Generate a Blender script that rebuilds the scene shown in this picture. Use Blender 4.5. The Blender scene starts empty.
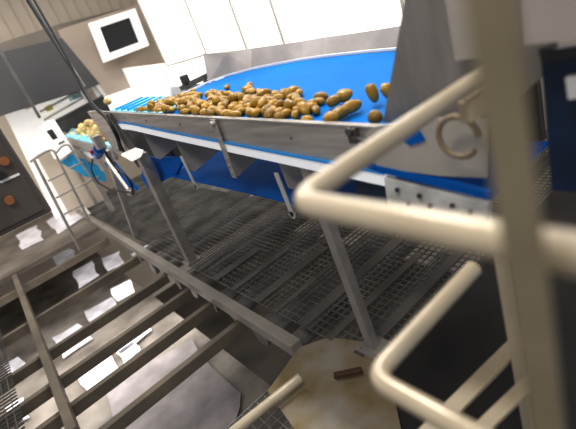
import bpy, bmesh, math, random
from mathutils import Vector, Matrix, Quaternion, noise
random.seed(11)
SC = bpy.context.scene
COL = SC.collection
# ------------------------------------------------------------------ camera frame
F = 430.0; CX, CY = 288.0, 214.5; H = 1.65
XR = Vector((0.6072404786, 0.1286473988, -0.7840337033))
YR = Vector((0.7238331046, -0.4964660459, 0.4791524828))
ZR = Vector((-0.3276040392, -0.8584703326, -0.3945935254))
def ray(px, py):
    v = Vector(((px-CX)/F, (py-CY)/F, 1)); return Vector((XR.dot(v), YR.dot(v), ZR.dot(v)))
def at(px, py, x=None, y=None, z=None):
    d = ray(px, py)
    t = x/d.x if x is not None else (y/d.y if y is not None else (z-H)/d.z)
    return Vector((0, 0, H)) + d*t
SL = -0.088                                    # conveyor incline (dz/dx)
def bz(x): return 1.296 + SL*(x+1.691)         # belt surface height
def belt(px, py):
    d = ray(px, py); t = (1.296+SL*1.691-H)/(d.z-SL*d.x); return Vector((0, 0, H)) + d*t

# ------------------------------------------------------------------ materials
def mat(name, col, rough=.5, metal=0., col2=None, scale=8., contrast=(.35, .65), bump=0., stretch=(1, 1, 1), emit=0., coat=0., coords='Object', detail=4., trans=0.):
    m = bpy.data.materials.new(name); m.use_nodes = True
    nt = m.node_tree; b = nt.nodes['Principled BSDF']
    b.inputs['Roughness'].default_value = rough; b.inputs['Metallic'].default_value = metal
    b.inputs['Base Color'].default_value = (*col, 1)
    if coat: b.inputs['Coat Weight'].default_value = coat; b.inputs['Coat Roughness'].default_value = .15
    if emit:
        b.inputs['Emission Color'].default_value = (*col, 1); b.inputs['Emission Strength'].default_value = emit
    if col2 is not None or bump:
        tc = nt.nodes.new('ShaderNodeTexCoord'); mp = nt.nodes.new('ShaderNodeMapping')
        mp.inputs['Scale'].default_value = stretch
        nz = nt.nodes.new('ShaderNodeTexNoise'); nz.inputs['Scale'].default_value = scale; nz.inputs['Detail'].default_value = detail
        nt.links.new(tc.outputs[coords], mp.inputs['Vector']); nt.links.new(mp.outputs['Vector'], nz.inputs['Vector'])
        if col2 is not None:
            cr = nt.nodes.new('ShaderNodeValToRGB')
            cr.color_ramp.elements[0].position = contrast[0]; cr.color_ramp.elements[1].position = contrast[1]
            cr.color_ramp.elements[0].color = (*col, 1); cr.color_ramp.elements[1].color = (*col2, 1)
            nt.links.new(nz.outputs['Fac'], cr.inputs['Fac']); nt.links.new(cr.outputs['Color'], b.inputs['Base Color'])
            if emit: nt.links.new(cr.outputs['Color'], b.inputs['Emission Color'])
        if bump:
            bp = nt.nodes.new('ShaderNodeBump'); bp.inputs['Strength'].default_value = bump; bp.inputs['Distance'].default_value = .01
            nt.links.new(nz.outputs['Fac'], bp.inputs['Height']); nt.links.new(bp.outputs['Normal'], b.inputs['Normal'])
    return m
STEEL = mat('brushed_steel', (.34, .315, .295), .42, .5, (.52, .485, .455), 3, (.3, .7), .05, (1, 1, 14))
STEEL_D = mat('dark_steel', (.10, .095, .092), .5, .5, (.20, .19, .185), 5, (.3, .7), .05)
STEEL_L = mat('light_steel', (.55, .54, .53), .4, .4, (.72, .71, .70), 5, (.3, .7))
STEEL_W = mat('warm_grey_sheet', (.36, .325, .30), .5, .3, (.46, .42, .39), 3, (.3, .7))
GUARDM = mat('guard_steel', (.27, .255, .25), .38, .45, (.50, .45, .43), 2.2, (.35, .65))
GALV = mat('galvanised_leg', (.27, .25, .235), .5, .35, (.42, .395, .37), 6, (.3, .7))
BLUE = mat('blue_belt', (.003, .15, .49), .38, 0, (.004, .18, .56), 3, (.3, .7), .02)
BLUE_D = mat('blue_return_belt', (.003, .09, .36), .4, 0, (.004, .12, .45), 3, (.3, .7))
CYAN = mat('cyan_cleated_belt', (.18, .62, .88), .4, 0, (.45, .82, .95), 5, (.35, .65))
CLEAT = mat('cleat_blue', (.01, .30, .62), .4)
for _m in (BLUE, BLUE_D): _m.node_tree.nodes['Principled BSDF'].inputs['Specular IOR Level'].default_value = .06; _m.node_tree.nodes['Principled BSDF'].inputs['Roughness'].default_value = .55
WHITE = mat('white_plastic', (.80, .80, .80), .4)
WHITEB = mat('glowing_white', (.90, .88, .85), .4, emit=.42)  # glow put in so white parts blow out; none is a lamp
PANEL = mat('backlit_panel', (1, .965, .90), .6, 0, (1, 1, 1), 1.2, (.3, .6), emit=.55, detail=1)
PFRAME = mat('panel_frame', (.50, .47, .42), .5)
RAILM = mat('cream_rail_paint', (.45, .375, .27), .33, .1, (.54, .465, .35), 6, (.3, .7), coat=.5)
POSTM = mat('beige_post_paint', (.22, .18, .115), .5, .1, (.28, .235, .155), 9, (.3, .7))
POSTG = mat('grey_post_paint', (.27, .25, .23), .5, .1, (.35, .32, .29), 9, (.3, .7))
RUBBER = mat('black_rubber', (.016, .017, .02), .45)
GRATM = mat('grating_steel', (.12, .117, .11), .45, .35, (.30, .29, .27), 4, (.3, .7))
JOIST = mat('tan_joist', (.21, .175, .13), .6, .1, (.13, .112, .09), 3, (.35, .65))
PIPEM = mat('grey_underfloor_pipe', (.12, .115, .11), .45, .2, (.24, .23, .22), 2.5, (.35, .65))
LOWFL = mat('lower_concrete', (.030, .027, .024), .4, 0, (.10, .088, .075), 1.1, (.35, .65))
REFL = mat('painted_reflection', (.45, .43, .45), .3, 0, (.74, .72, .76), 5, (.3, .65), emit=.25)  # skylight reflections on wet floor, put in as pale glowing colour
BIN = mat('lilac_tray', (.33, .30, .31), .5, 0, (.21, .19, .19), 4, (.35, .65))
RUST = mat('ochre_stained_plate', (.20, .145, .06), .5, .1, (.30, .27, .225), 4, (.35, .65))
CAB = mat('dark_cabinet', (.085, .07, .063), .45, .2, (.125, .107, .096), 2, (.3, .7))
ORANGE = mat('orange_lamp', (.30, .12, .04), .5)
WALLM = mat('beige_wall', (.58, .50, .41), .7, 0, (.68, .60, .50), .8, (.3, .7), detail=2)
WALLD = mat('brown_wall', (.42, .35, .29), .7, 0, (.56, .48, .41), .6, (.3, .7), detail=1)
BEAMM = mat('dark_duct', (.045, .045, .05), .7, .0, (.07, .068, .07), .8, (.3, .7), detail=1)
BROWNB = mat('brown_beam', (.145, .125, .105), .6, 0, (.20, .175, .15), 1, (.3, .7), detail=1)
BLACK = mat('black_sheet', (.018, .017, .018), .5, 0, (.04, .038, .036), 6, (.3, .7))
SCREEN = mat('dark_screen', (.035, .04, .045), .2)
MOTORB = mat('motor_blue', (.01, .13, .45), .35)
REDM = mat('red_plastic', (.45, .03, .03), .4)
YEL = mat('yellow_label', (.85, .75, .15), .5)
GREEN_B = mat('pale_aqua', (.35, .62, .68), .5)
def potato_mat(name, a, b, c):
    m = bpy.data.materials.new(name); m.use_nodes = True; nt = m.node_tree; bs = nt.nodes['Principled BSDF']
    bs.inputs['Roughness'].default_value = .27; bs.inputs['Coat Weight'].default_value = .25; bs.inputs['Coat Roughness'].default_value = .2
    tc = nt.nodes.new('ShaderNodeTexCoord'); oi = nt.nodes.new('ShaderNodeObjectInfo')
    ad = nt.nodes.new('ShaderNodeVectorMath'); ad.operation = 'ADD'
    nt.links.new(tc.outputs['Object'], ad.inputs[0]); nt.links.new(oi.outputs['Random'], ad.inputs[1])
    nz = nt.nodes.new('ShaderNodeTexNoise'); nz.inputs['Scale'].default_value = 38; nz.inputs['Detail'].default_value = 5
    nt.links.new(ad.outputs[0], nz.inputs['Vector'])
    cr = nt.nodes.new('ShaderNodeValToRGB'); e = cr.color_ramp.elements
    e[0].position = .34; e[0].color = (*a, 1); e[1].position = .62; e[1].color = (*c, 1)
    k = e.new(.44); k.color = (*b, 1)
    nt.links.new(nz.outputs['Fac'], cr.inputs['Fac'])
    hv = nt.nodes.new('ShaderNodeHueSaturation'); mr = nt.nodes.new('ShaderNodeMapRange')
    mr.inputs['To Min'].default_value = .6; mr.inputs['To Max'].default_value = 1.1
    nt.links.new(oi.outputs['Random'], mr.inputs['Value']); nt.links.new(mr.outputs[0], hv.inputs['Value'])
    nt.links.new(cr.outputs['Color'], hv.inputs['Color']); nt.links.new(hv.outputs['Color'], bs.inputs['Base Color'])
    bp = nt.nodes.new('ShaderNodeBump'); bp.inputs['Strength'].default_value = .35; bp.inputs['Distance'].default_value = .003
    nt.links.new(nz.outputs['Fac'], bp.inputs['Height']); nt.links.new(bp.outputs['Normal'], bs.inputs['Normal'])
    return m
POT = potato_mat('potato_skin', (.035, .014, .002), (.30, .145, .008), (.60, .36, .024))
POTL = potato_mat('pale_potato_skin', (.38, .20, .06), (.72, .50, .18), (.85, .70, .36))

# ------------------------------------------------------------------ mesh builder
class MB:
    def __init__(s): s.v = []; s.f = []; s.sm = []
    def add(s, vs, fs, smooth=False):
        n = len(s.v); s.v += [Vector(v) for v in vs]; s.f += [tuple(i+n for i in f) for f in fs]; s.sm += [smooth]*len(fs); return s
    def box(s, c, d, R=None):
        c = Vector(c); vs = [Vector((a*d[0]/2, b*d[1]/2, e*d[2]/2)) for a in (-1, 1) for b in (-1, 1) for e in (-1, 1)]
        if R is not None: vs = [R @ v for v in vs]
        return s.add([c+v for v in vs], [(0, 1, 3, 2), (4, 6, 7, 5), (0, 4, 5, 1), (2, 3, 7, 6), (0, 2, 6, 4), (1, 5, 7, 3)])
    def prism(s, poly, ext):
        """closed polygon (3D points) extruded by vector ext"""
        ext = Vector(ext); n = len(poly); vs = [Vector(p) for p in poly]+[Vector(p)+ext for p in poly]
        fs = [tuple(range(n))[::-1], tuple(range(n, 2*n))]+[(i, (i+1) % n, n+(i+1) % n, n+i) for i in range(n)]
        return s.add(vs, fs)
    def bar(s, p, q, w, h, up=(0, 0, 1)):
        p, q = Vector(p), Vector(q); d = (q-p); L = d.length; d.normalize(); u = Vector(up)
        if abs(d.dot(u)) > .98: u = Vector((0, 1, 0))
        a = d.cross(u).normalized(); b = a.cross(d).normalized()
        return s.add([p+a*i*w/2+b*j*h/2+d*k for k in (0, L) for i in (-1, 1) for j in (-1, 1)],
                     [(0, 1, 3, 2), (4, 6, 7, 5), (0, 4, 5, 1), (2, 3, 7, 6), (0, 2, 6, 4), (1, 5, 7, 3)])
    def tube(s, path, r, n=16, fillet=0., cap=True, steps=8, r2=None):
        P = [Vector(p) for p in path]
        if fillet:
            Q = [P[0]]
            for i in range(1, len(P)-1):
                a = (P[i-1]-P[i]); b = (P[i+1]-P[i]); fl = min(fillet, a.length*.49, b.length*.49)
                A = P[i]+a.normalized()*fl; B = P[i]+b.normalized()*fl
                for k in range(steps+1):
                    t = k/steps; Q.append(A*(1-t)**2+P[i]*2*t*(1-t)+B*t*t)
            Q.append(P[-1]); P = Q
        m = len(P); rings = []; prev = None
        for i in range(m):
            d = (P[min(i+1, m-1)]-P[max(i-1, 0)]).normalized()
            if prev is None:
                u = Vector((0, 0, 1)) if abs(d.z) < .9 else Vector((1, 0, 0)); a = d.cross(u).normalized()
            else: a = (prev-d*prev.dot(d)).normalized()
            prev = a; b = d.cross(a)
            rr = r if r2 is None else r+(r2-r)*i/(m-1)
            rings.append([P[i]+(a*math.cos(2*math.pi*k/n)+b*math.sin(2*math.pi*k/n))*rr for k in range(n)])
        vs = [v for R_ in rings for v in R_]
        fs = [(i*n+k, i*n+(k+1) % n, (i+1)*n+(k+1) % n, (i+1)*n+k) for i in range(m-1) for k in range(n)]
        s.add(vs, fs, True)
        if cap:
            s.add(rings[0], [tuple(range(n))[::-1]]); s.add(rings[-1], [tuple(range(n))])
        return s
    def build(s, name, m, parent=None, bevel=0.):
        loc = parent['_o'] if parent is not None and '_o' in parent.keys() else (0, 0, 0)
        o_ = Vector(loc) if parent is not None else Vector((0, 0, 0))
        if parent is None:
            cs = s.v; mn = Vector([min(v[i] for v in cs) for i in range(3)]); mx = Vector([max(v[i] for v in cs) for i in range(3)])
            o_ = Vector(((mn.x+mx.x)/2, (mn.y+mx.y)/2, mn.z))
        me = bpy.data.meshes.new(name); me.from_pydata([v-o_ for v in s.v], [], s.f); me.update()
        for p, k in zip(me.polygons, s.sm): p.use_smooth = k
        bm = bmesh.new(); bm.from_mesh(me); bmesh.ops.recalc_face_normals(bm, faces=bm.faces); bm.to_mesh(me); bm.free()
        me.materials.append(m)
        ob = bpy.data.objects.new(name, me); COL.objects.link(ob)
        if parent is not None:
            ob.parent = parent; ob['_o'] = list(o_)
        else: ob.location = o_; ob['_o'] = list(o_)
        if bevel:
            bv = ob.modifiers.new('bevel', 'BEVEL'); bv.width = bevel; bv.segments = 2; bv.limit_method = 'ANGLE'
        return ob
def tag(o, label, cat, group=None, kind=None):
    if label: o['label'] = label
    if cat: o['category'] = cat
    if group: o['group'] = group
    if kind: o['kind'] = kind
    return o
def thing(name, loc, label, cat, group=None):
    o = bpy.data.objects.new(name, None); COL.objects.link(o); o.location = loc; o['_o'] = list(loc); o.empty_display_size = .1
    return tag(o, label, cat, group)
def struct(o): o['kind'] = 'structure'; return o
def bolt(mb, p, n=(0, -1, 0), r=.009, h=.006):
    p = Vector(p); n = Vector(n).normalized(); return mb.tube([p, p+n*h], r, 6)

STRIP = mat('worn_grey_strip', (.07, .066, .062), .5, .2, (.17, .16, .15), 2.2, (.3, .7))
# ------------------------------------------------------------------ setting
def grating(name, x0, x1, y0, y1, z, pitch=.048, t=.004, h=.012, mm=GRATM):
    mb = MB()
    x = x0
    while x <= x1: mb.box((x, (y0+y1)/2, z-h/2), (t, y1-y0, h)); x += pitch
    y = y0
    while y <= y1: mb.box(((x0+x1)/2, y, z-.005), (x1-x0, t, .008)); y += pitch
    o = mb.build(name, mm); return struct(o)
grating('floor', -8.2, -1.27, .99, 4.0, 0)
grating('floor', -.45, .6, .70, 4.0, 0)
struct(MB().box((-.86, 2.2, -.02), (.80, 3.2, .03)).build('floor', mat('shaded_floor_sheet', (.012, .012, .014), .5, 0, (.03, .028, .026), 3, (.35, .65))))  # near-black sheet painted for the shadow over the grating here
for i, (x, w_, y1) in enumerate([(-1.45, .07, 2.1), (-1.68, .05, 1.9), (-1.93, .09, 2.0), (-2.20, .05, 1.75), (-2.43, .08, 1.7), (-2.75, .06, 1.55), (-3.05, .09, 1.45), (-3.35, .05, 1.3)]):
    struct(MB().box((x, (.98+y1)/2, .006), (w_, y1-.98, .008)).build('trim_%d' % (10+i), STRIP, None, .002))
MB().box((-3.8, 1.2, -2.55), (9.6, 6.6, .1)).build('floor', LOWFL)['kind'] = 'structure'
# side strips of walkway nearer the camera
grating('floor', -1.72, .4, -1.6, .60, 0, t=.003)
grating('floor', -6.0, -1.74, -1.8, -.56, 0, t=.003)
MB().box((-3.55, .0, -1.26), (.02, .02, .02))
# walls
w = MB().box((-8.95, 1.0, .9), (.1, 8.2, 7.2)); struct(w.build('wall_left', WALLM))
w = MB(); 
for i in range(40): w.box((-8.89, -3+i*.2, 3.2), (.03, .012, 2.4))
struct(w.build('trim_1', WALLM))
w = MB().box((-4.0, 4.65, .9), (10.0, .1, 7.2)); struct(w.build('wall_back', WALLM))
# big duct and beam running across the far left
dk = MB(); dk.prism([at(-40, 62, x=-7.2), at(62, 38, x=-7.2), at(100, 84, x=-7.2), at(-40, 128, x=-7.2)], (-.5, 0, 0))
tag(dk.build('ventilation_duct', BEAMM), 'dark grey square duct hanging in front of the far beige wall at upper left', 'duct')
bb = MB(); bb.prism([at(-60, 62, x=-7.9), at(60, 24, x=-7.9), at(210, -14, x=-7.9), at(210, 4, x=-7.9), at(62, 44, x=-7.9), at(-60, 90, x=-7.9)], (-.3, 0, 0))
struct(bb.build('trim_2', BROWNB))
dp = MB(); dp.prism([at(58, 30, x=-7.85), at(150, 0, x=-7.85), at(190, 92, x=-7.85), at(95, 118, x=-7.85)], (-.15, 0, 0))
struct(dp.build('trim_3', WALLD))
MON = thing('window_1', at(117, 36, x=-7.6), None, None); struct(MON)
c = [at(88, 24, x=-7.6), at(134, 9, x=-7.6), at(148, 46, x=-7.6), at(103, 63, x=-7.6)]
ctr = sum(c, Vector())/4
inn = [ctr+(p-ctr)*.66 for p in c]
fr = MB()
for i in range(4): fr.prism([c[i], c[(i+1) % 4], inn[(i+1) % 4], inn[i]], (.06, 0, 0))
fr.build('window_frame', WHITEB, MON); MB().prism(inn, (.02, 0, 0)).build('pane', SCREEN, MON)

# backlit panels behind the conveyor
def yb(x): return 1.10 + SL*(x+2.0) + .02
YP = 2.62
prs = [(-5.85, -4.72), (-4.70, -3.90), (-3.88, -3.30), (-3.28, -1.98), (-1.96, -.6)]
plabs = ['leftmost white glowing panel, left of the first seam above the grey guard strip',
         'narrow white glowing panel, second from the left', 'narrowest white glowing panel above the middle of the blue belt',
         'white glowing panel above the right half of the blue belt', 'white panel behind the tall steel chute plate']
def pbot(x): return 1.586 - .108*(x+4.712) if x > -5 else 1.617
for (a, b), lb in zip(prs, plabs):
    t = thing('light_panel', (0.5*(a+b), YP, pbot(b)), lb, 'panel', 'white backlit panels behind the conveyor')
    zt = 3.4
    MB().prism([(a, YP, pbot(a)), (b, YP, pbot(b)), (b, YP, zt), (a, YP, zt)], (0, .03, 0)).build('sheet', PANEL, t)
    m_ = MB()
    m_.bar((a, YP-.006, pbot(a)), (a, YP-.006, zt), .02, .012); m_.bar((a, YP-.006, pbot(a)), (b, YP-.006, pbot(b)), .012, .02)
    m_.build('panel_frame', PFRAME, t)

tag(MB().prism([(-8.2, 2.72, -.4), (-4.75, 2.72, -.4), (-4.75, 2.72, 1.66), (-6.2, 2.72, 1.66), (-8.2, 2.72, 1.85)], (0, .03, 0)).build('glare_sheet', PANEL), 'added bright white glare sheet below the leftmost glowing panel behind the sensor bracket', 'cover')  # white glare between panels and guard, put in as a glowing sheet
# ------------------------------------------------------------------ main conveyor
CV = thing('potato_conveyor', (-2.2, 1.5, 0), 'long stainless conveyor with wide blue belt carrying the potato heap', 'conveyor')
X0, X1 = -3.95, -.80
def top(x): return 1.317 - .0789*(x+1.649) if x > -1.649 else 1.317 - .0793*(x+1.649)
def bot(x): return 1.187 - .1137*(x+1.736) if x < -1.736 else 1.187-.113*(x+1.736)
sp = MB(); sp.prism([(X0, 1.0, top(X0)), (X1, 1.0, top(X1)), (X1, 1.0, bot(X1)), (-3.2, 1.0, bot(-3.2)), (-3.62, 1.0, 1.27), (X0+.12, 1.0, 1.27)], (0, .006, 0))
sp.prism([(X0, .992, top(X0)), (X1, .992, top(X1)), (X1, .992, top(X1)-.007), (X0, .992, top(X0)-.007)], (0, .022, 0))
sp.build('side_plate', STEEL, CV)
# belt outline
far = [(130, 111.5), (155, 106), (175, 99), (192, 91), (207, 84), (226, 77), (250, 70.5), (275, 65.5), (300, 61), (322, 58), (345, 55.5), (370, 53), (395, 51)]
pts = [belt(*q) for q in far]; pts = [Vector((p.x, p.y, bz(p.x))) for p in pts]
outer = pts+[Vector((-.9, 2.06, bz(-.9)))]
outline = [Vector((-2.95, 1.008, bz(-2.95)))]+outer+[Vector((-.75, 1.6, bz(-.75))), Vector((-.75, 1.008, bz(-.75)))]
MB().prism(outline, (0, 0, -.012)).build('belt', BLUE, CV)
# white wear strip around the outer edge plus grey guard band
es = MB(); gd = MB()
op = outer[2:]
for i in range(len(op)-1):
    p, q = op[i], op[i+1]; n = Vector((0, 0, 1))
    es.prism([p+n*.004, q+n*.004, q+n*.016, p+n*.016], (q-p).cross(n).normalized()*-.015)
es.build('wear_strip', WHITE, CV)
gt = [(192, 88), (205, 54), (300, 41.5), (400, 25.5)]
def guard_h(i, n): return .05+.26*min(1, (i/3.))
def proj(p):
    w = p-Vector((0, 0, H)); q = Vector((w.x*XR[i]+w.y*YR[i]+w.z*ZR[i] for i in range(3))); return CX+F*q.x/q.z, CY+F*q.y/q.z
gl = []
for i in range(2, len(op)):
    p = op[i]+Vector((-.01, .02, .004)); h = .05
    while h < .5:
        x_, y_ = proj(p+Vector((-.02, .08, h)))
        if y_ < 55-.151*(x_-205)+1: break
        h += .004
    gl.append((p, p+Vector((-.02, .08, h))))
gl[0] = (gl[0][0], gl[0][1]+Vector((-.03, 0, .02)))
for (a, a2), (b, b2) in zip(gl, gl[1:]): gd.prism([a, b, b2, a2], (0, .004, 0))
gd.build('guard_plate', GUARDM, CV)
for q in [(222, 77), (258, 67), (300, 59), (375, 50)]:
    p = belt(*q); MB().box((p.x, p.y+.01, bz(p.x)+.02), (.03, .01, .02)).build('guard_clip', RUBBER, CV)
# white underside strip and its blue line
us = MB(); ub = MB()
def sub(x): return bot(x)
xs = [-3.62, -3.42, -3.2, -2.6, -2.0, -1.4, -.95]
zz = [sub(-3.62)-.025, sub(-3.42), sub(-3.2)+.006, sub(-2.6), sub(-2.0), sub(-1.4), sub(-.95)]
for i in range(len(xs)-1):
    a = Vector((xs[i], .992, zz[i])); b = Vector((xs[i+1], .992, zz[i+1])); dz = Vector((0, 0, -.055))
    us.prism([a, b, b+dz, a+dz], (0, .05, 0)); ub.prism([a+Vector((0, -.006, .002)), b+Vector((0, -.006, .002)), b+Vector((0, -.006, -.007)), a+Vector((0, -.006, -.007))], (0, .02, 0))
us.build('underside_strip', mat('glowing_edge_strip', (.86, .87, .90), .5, emit=.22), CV); ub.build('belt_edge', mat('light_blue_edge', (.03, .30, .75), .4), CV)  # slight glow in the white strip offsets the shade under the belt
# underframe that closes the space below the belt
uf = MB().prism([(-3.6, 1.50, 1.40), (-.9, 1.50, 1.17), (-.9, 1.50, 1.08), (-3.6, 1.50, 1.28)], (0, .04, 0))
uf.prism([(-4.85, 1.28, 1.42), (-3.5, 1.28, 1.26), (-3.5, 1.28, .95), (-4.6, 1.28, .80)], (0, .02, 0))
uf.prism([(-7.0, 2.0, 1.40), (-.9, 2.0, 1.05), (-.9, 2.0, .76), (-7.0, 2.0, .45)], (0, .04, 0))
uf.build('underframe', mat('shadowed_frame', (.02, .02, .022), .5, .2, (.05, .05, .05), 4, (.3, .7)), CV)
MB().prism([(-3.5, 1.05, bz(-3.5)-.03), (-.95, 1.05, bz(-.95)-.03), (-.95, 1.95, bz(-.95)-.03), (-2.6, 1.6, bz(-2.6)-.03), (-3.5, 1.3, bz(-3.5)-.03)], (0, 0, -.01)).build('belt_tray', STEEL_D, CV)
# return belt
rb = MB(); rx = [-3.95, -3.55, -3.25, -2.7, -2.1, -1.5, -.85]
rz = [.78, .82, .885, .872, .850, .815, .78]
for i in range(len(rx)-1):
    a, b = (rx[i], 1.10, rz[i]), (rx[i+1], 1.10, rz[i+1])
    rb.prism([a, b, (rx[i+1], 1.95, rz[i+1]), (rx[i], 1.95, rz[i])], (0, 0, -.015))
rb.prism([at(143, 158, y=1.12), at(184, 158, y=1.12), at(176, 174, y=1.12), at(158, 184, y=1.12), at(148, 187, y=1.12), at(141, 178, y=1.12)], (0, .03, 0))
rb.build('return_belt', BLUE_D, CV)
GUSS = mat('gusset_steel', (.34, .325, .31), .45, .25, (.48, .46, .44), 4, (.3, .7))
# gusset plates across the frame
for (x, d, zt, zb) in [(x, d, bot(x)-.035, zb) for (x, d, zt, zb) in [(-3.17, .24, 1.235, 1.045), (-2.655, .27, 1.205, .972), (-2.09, .26, 1.18, .975), (-1.60, .24, 1.14, .935)]]:
    g = MB(); y0 = 1.03
    g.prism([(x, y0+.02, zt), (x, y0+d, zt-.01), (x, y0+d, zb+.045), (x, y0+.03, zb), (x, y0, zb+.025), (x, y0, zt-.02)], (.006, 0, 0))
    bolt(g, (x+.006, y0+.05, zb+.06), (1, 0, 0)); bolt(g, (x+.006, y0+.05, zb+.11), (1, 0, 0)); bolt(g, (x+.006, y0+d-.05, zb+.08), (1, 0, 0))
    g.build('gusset_plate', GUSS, CV, .001)
g = MB()
a, b = Vector((-1.96, .985, 1.335)), Vector((-1.985, .985, 1.01)); 
g.bar(a, b, .046, .006, (0, 1, 0)); bolt(g, a+Vector((0, -.003, -.02)), r=.016, h=.02); bolt(g, b+Vector((0, -.003, .03))); bolt(g, b+Vector((0, -.003, .07)))
g.build('hanger_bracket', STEEL, CV, .001)
for (a, b) in [((-2.575, .99, 1.12), (-2.562, .99, .90)), ((-1.59, .99, 1.06), (-1.583, .99, .838))]:
    g = MB(); g.bar(a, b, .03, .006, (0, 1, 0)); g.tube([Vector(b)+Vector((0, .003, 0)), Vector(b)+Vector((0, -.003, 0))], .02, 14)
    g.build('support_arm', STEEL_L, CV); h = MB(); h.tube([Vector(b)+Vector((0, -.003, 0)), Vector(b)+Vector((0, -.006, 0))], .009, 10); h.build('pivot_pin', RUBBER, CV)
g = MB(); p = Vector((-1.036, .985, 1.235)); g.box(p, (.035, .02, .05)); g.bar(p+Vector((0, -.01, 0)), p+Vector((.06, -.01, -.02)), .012, .012); g.tube([p+Vector((0, -.01, .02)), p+Vector((0, -.02, .02))], .014, 10)
g.build('latch', STEEL_D, CV)
for x in (-3.3, -2.9, -2.4, -1.4): bolt(MB(), (x, 1.0, (top(x)+bot(x))/2), r=.007, h=.004).build('bolt', STEEL_D, CV)
# legs
def leg(xt, xb, yb_, zt, w_=.085, m=GALV, par=CV):
    L = MB(); L.bar((xb, yb_+.01, .012), (xt, 1.045, zt), w_, w_, (0, 1, 0))
    o = L.build('leg', m, par, .004)
    ft = MB().box((xb, yb_+.01, .006), (.14, .14, .012)); bolt(ft, (xb+.05, yb_-.04, .012), (0, 0, 1)); bolt(ft, (xb-.05, yb_-.04, .012), (0, 0, 1)); ft.build('foot_plate', GALV, o)
    return o
L1 = leg(-3.50, -3.62, 1.045, 1.095)
MB().prism([at(121, 155.5, y=.955), at(135, 149.5, y=.96), at(143, 152, y=.96), at(141, 157, y=.955), at(132, 161.5, y=.95)], (0, .01, .012)).build('leg_cap', WHITEB, L1)
leg(-1.42, -1.42, 1.06, 1.09, .052)
# upright end plate with channel at the upper end of the conveyor
ep = MB(); ep.prism([at(87, 112, y=.985), at(98, 111, y=.985), at(130, 151, y=.985), at(119, 157, y=.985)], (0, .03, 0)); ep.build('end_post', STEEL, CV, .002)
ep = MB(); ep.prism([at(101, 113, y=.98), at(108, 114, y=.98), at(137, 150, y=.98), at(131, 152, y=.98)], (0, .03, 0)); ep.build('end_post', STEEL_D, CV, .002)

# ------------------------------------------------------------------ cleated infeed belt with white guard
def zi(x): return top(x)+.004
CB = MB().prism([(-3.62, 1.012, zi(-3.62)), (-2.62, 1.012, zi(-2.62)), (-2.62, 1.30, zi(-2.62)), (-3.62, 1.30, zi(-3.62))], (0, 0, -.012)).build('cleated_belt', CYAN, CV)
for i in range(7):
    x = -2.72-i*.125
    c_ = MB(); c_.bar((x, 1.02, zi(x)+.008), (x-.09, 1.28, zi(x)+.008), .012, .018); c_.build('cleat', CLEAT, CB)
WG = MB(); WG.prism([at(104, 97, y=1.31), at(166, 75, y=1.31), at(170, 100, y=1.31), at(150, 108, y=1.31), at(112, 114, y=1.31)], (0, .02, 0))
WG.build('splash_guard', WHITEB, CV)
# ------------------------------------------------------------------ black hood above the lower conveyor
HD = thing('black_chute_hood', (-4.9, 1.2, 1.3), 'black open hood box over the small heap of pale potatoes', 'hood')
a_, b_, c_, d_ = at(44, 127, x=-6.8), at(103, 96, x=-6.8), at(113, 109, x=-6.8), at(62, 133, x=-6.8)
MB().prism([a_, b_, c_, d_], (-.02, 0, 0)).build('front_sheet', BLACK, HD)
MB().prism([at(57, 124, x=-7.0), at(104, 103, x=-7.0), at(118, 128, x=-7.0), at(76, 142, x=-7.0)], (-.02, 0, 0)).build('back_sheet', BLACK, HD)
MB().prism([a_, b_, b_+Vector((.02, 0, 0)), a_+Vector((.02, 0, 0))], (0, 0, .02)).build('rim', STEEL_D, HD)

# ------------------------------------------------------------------ lower far conveyor with pale potatoes
LC = thing('lower_conveyor', (-5.0, 1.3, 0), 'smaller lower conveyor with cyan belt and steel sides beyond the main conveyor', 'conveyor')
YL = 1.16
def lp(px, py, y=YL): return at(px, py, y=y)
MB().prism([lp(65, 136), lp(112, 147), at(112, 137, y=1.36), at(72, 128, y=1.36)], (0, 0, -.02)).build('belt', CYAN, LC)
MB().prism([lp(64, 136.5), lp(114, 147), lp(118, 160), lp(95, 154), lp(68, 143)], (0, .01, 0)).build('side_plate', STEEL, LC)
MB().prism([lp(80, 149), lp(92, 155), lp(92, 159), lp(80, 152)], (0, .02, 0)).build('underside_strip', WHITE, LC)
MB().prism([at(60, 162, x=-6.2), at(84, 176, x=-6.2), at(106, 182, x=-6.2), at(104, 168, x=-6.2), at(72, 154, x=-6.2)], (-.02, 0, 0)).build('return_belt', mat('mid_cyan', (.03, .33, .62), .5), LC)
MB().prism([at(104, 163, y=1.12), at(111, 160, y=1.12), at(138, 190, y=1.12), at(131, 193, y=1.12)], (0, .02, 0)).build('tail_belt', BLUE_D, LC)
for (q0, q1, wd) in [((73, 141), (93, 173), .07), ((82, 146), (130, 240), .06), ((60, 141), (78, 168), .045)]:
    y_ = 1.12 if q1[1] > 200 else 1.22
    if q1[1] > 200:
        b0 = Vector((-5.02, 1.0, 0)); t0 = Vector((-4.72, 1.1, 1.08))
    else:
        t0 = at(*q0, y=y_); b0 = Vector((t0.x+.02, t0.y, .0))
    MB().bar(b0, t0, wd, wd, (0, 1, 0)).build('leg', GALV, LC, .003)
for q in [(75, 149), (91, 155)]:
    p = at(*q, y=1.14); MB().prism([p, p+Vector((.28, 0, -.02)), p+Vector((.26, 0, -.22)), p+Vector((.08, 0, -.22))], (0, .006, 0)).build('gusset_plate', STEEL, LC)

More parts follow.
